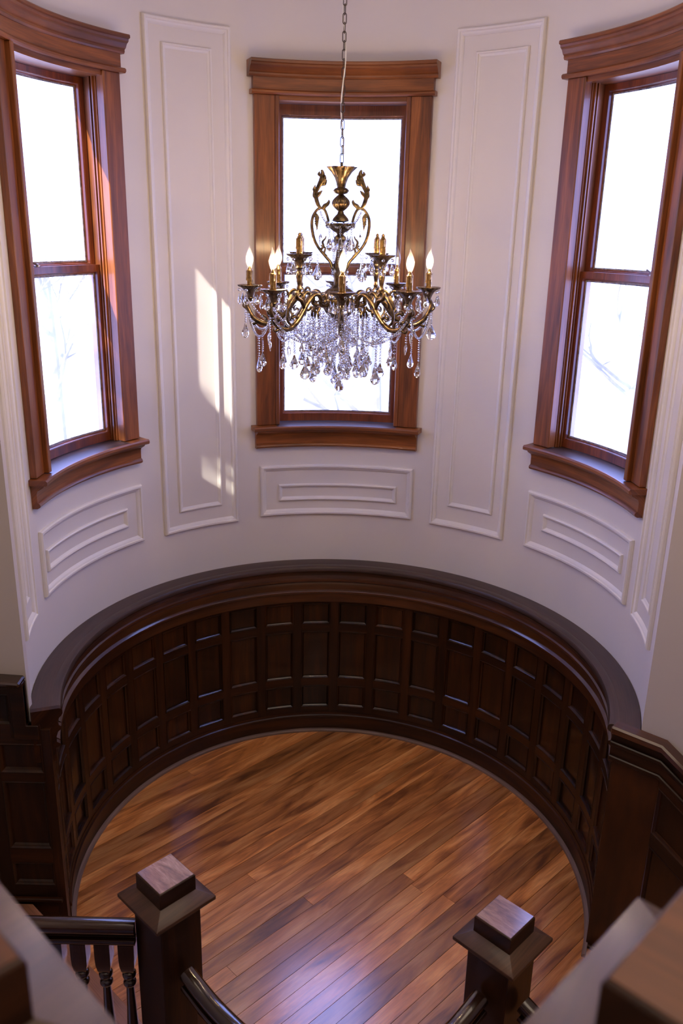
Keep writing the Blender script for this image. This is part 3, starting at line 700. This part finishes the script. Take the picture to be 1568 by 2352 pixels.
def candle(r, a, zc, lit=1.0, n=6, proto=[None]):
    global lam
    p = Vector((r*cos(a), r*sin(a), zc-base.z))
    if proto[0] is None:
        cup = mk('drip_cup', cup_mb, M_BRASS, ch, p, smooth=50)
        for i in range(6):
            t_ = 2*pi*(i+.25)/6; q = (Rp(25)*cos(t_), Rp(25)*sin(t_), 0)
            d = mk('crystal_drop', MB().add([(x, y, z-.027) for x, y, z in DROP.v], DROP.f), M_CRYS, cup, q)
            d.rotation_euler = (0, 0, t_+pi/2+.5*math.sin(i*3.1))
            bb = mk('crystal_bead', bead_mb(.0062, (0, 0, -.014)), M_CRYS, cup, q)
            if i:
                d.data = proto_d.data; bb.data = proto_b.data
            else: proto_d, proto_b = d, bb
        sl = MB(); lathe([(0, 0), (.0118, 0), (.0122, .004), (.0118, .012), (.0116, .046), (.0122, .052), (.0116, .056), (.009, .0575), (.0085, .062), (0, .062)], 20, sl, flute=(5, .035))
        for q, l in ((.5, .03), (2.1, .02), (3.6, .036), (5.0, .024)):
            tube([(.0115*cos(q), .0115*sin(q), .055), (.0120*cos(q), .0120*sin(q), .055-l*.6), (.0122*cos(q), .0122*sin(q), .055-l)], [.0022, .0018, .0026], 6, 3, sl)
        slv = mk('candle_sleeve', sl, M_GOLD, ch, p, smooth=50)
        bp = [(.0055, 0), (.0062, .004), (.0115, .018), (.0140, .030), (.0136, .040), (.0105, .052), (.0062, .063), (.0030, .072), (.0012, .079), (0, .083)]
        bl_ = mk('bulb', lathe(bp, 20, bend=lambda z: -.004*max(0, (z-.055)/.028)**2), M_BULB, ch, p+Vector((0, 0, .0615)), smooth=60)
        fm = MB()
        for q in range(4):
            x, y = .0035*cos(q*pi/2+.4), .0035*sin(q*pi/2+.4)
            lathe([(.0, .012), (.0009, .013), (.0009, .040), (0, .041)], 6, fm, c=(x, y, 0))
        fl_ = mk('filament', fm, M_FIL, bl_, (0, 0, 0), smooth=60)
        mk('bulb_socket', lathe([(.0062, -.001), (.0062, .008), (.004, .010), (.002, .014), (0, .014)], 12), M_GOLD, bl_, (0, 0, 0), smooth=50)
        proto[0] = (cup, slv, bl_); objs = proto[0]
    else:
        objs = [copy_part(o, ch, p + (Vector((0, 0, .0615)) if j == 2 else Vector())) for j, o in enumerate(proto[0])]
        if lit < .5:
            for c_ in objs[2].children:
                if c_.name.startswith('filament'):
                    c_.data = c_.data.copy(); c_.data.materials[0] = M_FILDIM
    objs[0].rotation_euler = (0, 0, a); objs[2].rotation_euler = (0, 0, a+lam*1.3)
    lam += 1
    if lit > .3:
        l = bpy.data.lights.new('bulb_light', 'POINT'); l.energy = 5*lit; l.color = (1, .68, .38); l.shadow_soft_size = .012
        lo = bpy.data.objects.new('bulb_light', l); COL.objects.link(lo); lo.parent = ch; lo.location = p+Vector((0, 0, .09))
for i, a in enumerate(ARM): candle(Rp(206), a, Zy(660), lit=(1, .9, 1, .2, .2, .9, .8, .8)[i])
UA = [rad(-90+45+1+90*i) for i in range(4)]
for a in UA: candle(Rp(128), a, Zy(584), lit=.2)
# stems of the upper tier
stem = MB()
tube(rz_([(112, 712), (116, 696), (122, 686), (134, 680), (136, 668), (128, 664), (124, 670)]), [.007, .008, .0085, .008, .007, .006, .004], 9, 5, stem)
lathe([(.006, Zy(668)), (.0095, Zy(664)), (.0095, Zy(658)), (.007, Zy(654)), (.008, Zy(648)), (.0125, Zy(632)), (.0105, Zy(626)), (.006, Zy(618)), (.0095, Zy(612)), (.006, Zy(606)), (.0085, Zy(598)), (.008, Zy(592))], 16, stem, c=(Rp(128), 0, 0), flute=(6, .06))
so = cpart('upper_arm', stem, smooth=60); so.rotation_euler = (0, 0, UA[0])
for a in UA[1:]: copy_part(so, ch, rot=(0, 0, a))
# the two big scrolls beside the column
scr = MB()
tube(rz_([(10, 622), (18, 614), (22, 602), (34, 588), (50, 568), (60, 548), (65, 520), (63, 500), (54, 484), (44, 479), (36, 484), (30, 498), (27, 510)]),
     [.005, .006, .006, .0055, .0055, .006, .006, .0055, .005, .0048, .005, .005, .005], 9, 6, scr)
tube(rz_([(30, 590), (36, 582), (34, 570), (44, 564)]), [.005, .0045, .004, .003], 7, 4, scr)
tube(rz_([(44, 574), (38, 566), (40, 556), (34, 548), (32, 542)]), [.005, .005, .0045, .003, .002], 7, 4, scr)
for i in range(6):
    y0 = 488+i*5
    tube(rz_([(60-i*.4, y0), (54, y0+6), (50+i*.6, y0+12), (49+i, y0+17)]), [.002, .0035, .003, .001], 6, 4, scr)
scro = cpart('scroll', scr, smooth=60)
fin = MB()
tube(rz_([(40, 480), (36, 474), (30, 470), (27, 464), (29, 462)]), [0.0081, 0.0081, 0.0068, 0.0047, 0.0027], 7, 4, fin)
tube(rz_([(46, 480), (52, 470), (56, 456), (56, 444), (50, 430), (44, 418), (42, 408), (43, 398), (46, 396)]), [0.0054, 0.0074, 0.0081, 0.0068, 0.0081, 0.0108, 0.0095, 0.0054, 0.0027], 8, 5, fin, flat=.6)
for pts, rr in ((rz_([(54, 462), (60, 452), (62, 440)]), [0.0041, 0.0074, 0.0014]), (rz_([(54, 456), (48, 446), (42, 440)]), [0.0041, 0.0068, 0.0014]),
                (rz_([(55, 446), (60, 438), (58, 428)]), [0.0041, 0.0081, 0.0014]), (rz_([(48, 428), (38, 424), (33, 416)]), [0.0041, 0.0088, 0.0027]),
                (rz_([(46, 420), (38, 414), (36, 406)]), [0.0041, 0.0081, 0.0014]), (rz_([(44, 410), (50, 404), (48, 398)]), [0.0041, 0.0068, 0.0014])):
    tube(pts, rr, 7, 4, fin, flat=.6)
build('acanthus_finial', MB().add([(x, y, z-base.z) for x, y, z in fin.v], fin.f), M_BRASS, scro, local=True, smooth=60)
scro.rotation_euler = (0, 0, rad(-6)); copy_part(scro, ch, rot=(0, 0, rad(176)))

# crystals
bp_, dp_ = None, {}
def pol(r, a, y): return Vector((Rp(r)*cos(a), Rp(r)*sin(a), Zy(y)))
def string(p0, p1, sag=0.0, br=.0050, gap=1.95):
    mb = MB(); n = max(2, int(((p1-p0).length+abs(sag)*1.2)/(br*gap)))
    for i in range(n+1):
        t_ = i/n; p = p0.lerp(p1, t_); p.z -= 4*sag*t_*(1-t_)
        bead_mb(br, (p.x, p.y, p.z), mb, ph=i*1.1)
    cpart('bead_string', mb, M_CRYS, smooth=0)
def drop(p, kind='B', rot=None):
    m = {'B': DROP_B, 'P': DROP, 'S': DROP_S}[kind]
    if kind not in dp_:
        o = build('crystal_drop', m, M_CRYS, ch, local=True, smooth=0); dp_[kind] = o
    else:
        o = dp_[kind].copy(); COL.objects.link(o); o.parent = ch
    o.location = (p.x, p.y, p.z-base.z); o.rotation_euler = (rnd.uniform(-.05, .05), rnd.uniform(-.05, .05), rot if rot is not None else rnd.uniform(0, 6.28))
def hang(p, y_end, kind='B', br=.0050):
    q = Vector((p.x, p.y, Zy(y_end))); string(p, q, 0, br); drop(q-Vector((0, 0, br)), kind)
for i, a in enumerate(ARM):
    hang(pol(217, a, 704), 744+rnd.uniform(-4, 8), 'S' if i % 2 else 'B', .0042)
    b2 = ARM[(i+1) % 8]
    # swags between neighbouring arms, a string and a drop falling from the lowest point
    p, q = pol(213, a, 716), pol(213, b2, 716)
    string(p, q, .085); mid = (p+q)/2; mid.z -= .085
    hang(mid-Vector((0, 0, .008)), (Zy(0)-mid.z)*656+48+rnd.uniform(-6, 10), 'B', .0040)
    p, q = pol(150, a, 752), pol(150, b2, 752)
    string(p, q, .05); mid = (p+q)/2; mid.z -= .05
    hang(mid-Vector((0, 0, .008)), 815+rnd.uniform(-8, 8), 'B')
    hang(pol(160, a, 756), 790+rnd.uniform(-6, 10), 'S', .0042)
    string(pol(150, a, 752), pol(70, a+.2, 728), .06)
    string(pol(206, a, 700), pol(150, a+.05, 752), .01, .0045)
for i in range(8):
    a = rad(45*i+12); hang(pol(104, a, 736), 830+rnd.uniform(-14, 14))
    a2 = rad(45*i+34); string(pol(104, a, 742), pol(104, rad(45*i+57), 742), .05)
for i in range(12): hang(pol(72, rad(30*i+7), 724), 815+rnd.uniform(-26, 20))
for i in range(8): hang(pol(48, rad(45*i+20), 726), 808+rnd.uniform(-18, 34))
for i in range(6): hang(pol(24, rad(60*i+5), 732), 836+rnd.uniform(-12, 8))
hang(pol(4, 0, 760), 876); hang(pol(14, 2.2, 742), 860); hang(pol(20, 4.4, 742), 850)
for r0, y0, n in ((36, 722, 10), (60, 722, 12), (86, 726, 12)):
    for i in range(n): hang(pol(r0, 2*pi*(i+.3)/n, y0), 770+rnd.uniform(-10, 30), 'P', .0048)
# upper crystals: garlands from scroll to dish, pendants round the column
for s in (rad(-6), rad(174)):
    string(pol(48, s, 482), pol(30, s+.5, 512), .012, .0042); string(pol(48, s, 482), pol(30, s-.5, 512), .012, .0042)
    hang(pol(46, s-.15, 486), 534, 'S', .0035)
    hang(pol(56, s-.3, 585), 606, 'B', .0042); hang(pol(50, s+.3, 585), 600, 'B', .0042)
for i in range(8): string(pol(33, 2*pi*i/8+.2, 513), pol(33, 2*pi*(i+1)/8+.2, 513), .014, .0045)
for i in range(5): hang(pol(26, rad(-90+72*i), 526), 536, 'B', .0045)
for i in range(6): hang(pol(16, rad(60*i+20), 566), 604, 'P', .0042)

# chain with alternating links and its cord
lk = MB(); N_ = 12; hl, hw_ = .0125, .0052
pts = [(hw_*cos(2*pi*i/N_), 0, (hl if sin(2*pi*i/N_) > 0 else -hl)*1.0*0+(hl-hw_)*(1 if sin(2*pi*i/N_) > 0 else -1)*(1 if abs(sin(2*pi*i/N_)) > .01 else 0)+hw_*sin(2*pi*i/N_)) for i in range(N_)]
def closed(pts, r, n=6):
    mb = MB(); v = []; f = []; m = len(pts); pts = [Vector(p) for p in pts]
    for i, p in enumerate(pts):
        d = (pts[(i+1) % m]-pts[i-1]).normalized(); s = Vector((0, 1, 0)); u = d.cross(s).normalized()
        v += [p+s*r*cos(2*pi*j/n)+u*r*sin(2*pi*j/n) for j in range(n)]
    for i in range(m):
        for j in range(n): f.append((i*n+j, i*n+(j+1) % n, ((i+1) % m)*n+(j+1) % n, ((i+1) % m)*n+j))
    return mb.add(v, f)
chain = cpart('chain', lathe([(.004, Zy(380)), (.004, Zy(378)), (0, Zy(377))], 8), M_IRON)
ztop = ZC; z = Zy(370); i = 0; first = None
lm = closed([(.0062*cos(t_), 0, .0105*(1 if sin(t_) >= 0 else -1)+.0062*sin(t_)) for t_ in [2*pi*(j+.5)/14 for j in range(14)]], .0015)
while z < ztop-.01:
    if first is None: o = first = build('link', lm, M_IRON, chain, local=True, smooth=60)
    else: o = first.copy(); COL.objects.link(o); o.parent = chain
    o.location = (0, 0, z-base.z); o.rotation_euler = (0, 0, rad(20+90*(i % 2)))
    z += .0275; i += 1
cp = [(.006*cos(q*.9), .006*sin(q*.9), Zy(380)+.03+q*.045) for q in range(27)]
cpart('cord', tube(cp, [.0024, .0024], 6, 4, up=Vector((0, 1, 0))), M_CORD, smooth=60)
cpart('ceiling_canopy', lathe([(.006, ZC-.05), (.03, ZC-.04), (.055, ZC-.015), (.058, ZC), (0, ZC)], 24), M_BRASS)

# ------------------------------------------------------------------ outdoors seen through the panes
struct(build('ground', box(-40, 40, 1.6, 60, -1.695, -2.5), M_GROUND), 'bright pale yard outside the windows', 'ground')
def branch(mb, p, d, L, r, depth, rn, n=6):
    pts = [p]; q = p.copy(); dd = d.copy()
    for i in range(4):
        dd = (dd+Vector((rn.uniform(-.28, .28), rn.uniform(-.28, .28), rn.uniform(-.12, .2)))).normalized(); q = q+dd*L/4; pts.append(q.copy())
    tube(pts, [r, r*.55], n, 2, mb, up=Vector((.3, .2, 1)).normalized())
    if depth > 0:
        for j in range(rn.choice((2, 3, 3))):
            t_ = rn.choice((2, 3, 4)); nd = (dd+Vector((rn.uniform(-1, 1), rn.uniform(-1, 1), rn.uniform(-.3, .7)))).normalized()
            branch(mb, pts[t_], nd, L*rn.uniform(.55, .8), r*.5, depth-1, rn, max(4, n-1))
def tree(loc, h, seed, label, lean=(0, 0, 1)):
    rn = random.Random(seed); e = tag(empty('tree', loc), label, 'tree')
    top = Vector(loc)+Vector(lean).normalized()*h*.5
    tm = MB(); tube([Vector(loc), Vector(loc)+Vector(lean)*h*.25+Vector((.06, 0, 0)), top], [.09, .07, .055], 10, 5, tm, up=Vector((1, 0, 0)))
    build('trunk', tm, M_BARK, e)
    bm_ = MB()
    for i in range(7):
        t_ = rn.uniform(.5, 1); a = rn.uniform(0, 2*pi)
        branch(bm_, Vector(loc).lerp(top, t_), Vector((cos(a), sin(a), rn.uniform(.2, 1))).normalized(), h*.17, .035, 3, rn)
    o = build('branches', bm_, M_BARK, e); return e
tree((.5, 6.8, -2.5), 8.5, 11, 'bare tree with thin branches outside the centre window')
tree((-4.2, 9.4, -2.5), 10.0, 5, 'bare tree with crooked branches outside the left window')
tree((4.6, 9.8, -2.5), 9.0, 23, 'bare tree with sparse branches outside the right window')
def bush(loc, r, seed, label):
    rn = random.Random(seed); e = tag(empty('bush', (loc[0], loc[1], -2.5)), label, 'bush'); mb = MB()
    for i in range(900):
        d = Vector((rn.gauss(0, 1), rn.gauss(0, 1), rn.gauss(0, 1))).normalized()*r*rn.uniform(.4, 1)**.6
        p = Vector(loc)+Vector((d.x, d.y, d.z*1.0)); a = Vector((rn.uniform(-1, 1), rn.uniform(-1, 1), rn.uniform(-1, 1))).normalized(); b_ = a.orthogonal().normalized()
        s = rn.uniform(.03, .06); mb.add([p-a*s, p+b_*s*.4, p+a*s, p-b_*s*.4], [(0, 1, 2, 3)])
    o = build('foliage', mb, M_LEAF, e, smooth=0); o['kind'] = 'stuff'
    tm = MB(); tube([(loc[0], loc[1], -2.5), (loc[0]+.05, loc[1], -1), (loc[0], loc[1], loc[2])], [.05, .04, .02], 8, 4, tm, up=Vector((1, 0, 0)))
    build('trunk', tm, M_BARK, e)
bush((-1.75, 2.9, 1.0), .42, 3, 'leafy evergreen shrub low outside the left window')
bush((-3.22, -1.79, 4.50), .38, 9, 'unseen evergreen foliage added to shade the lower left window sash')  # out of view, added on the sun's path to soften the second patch
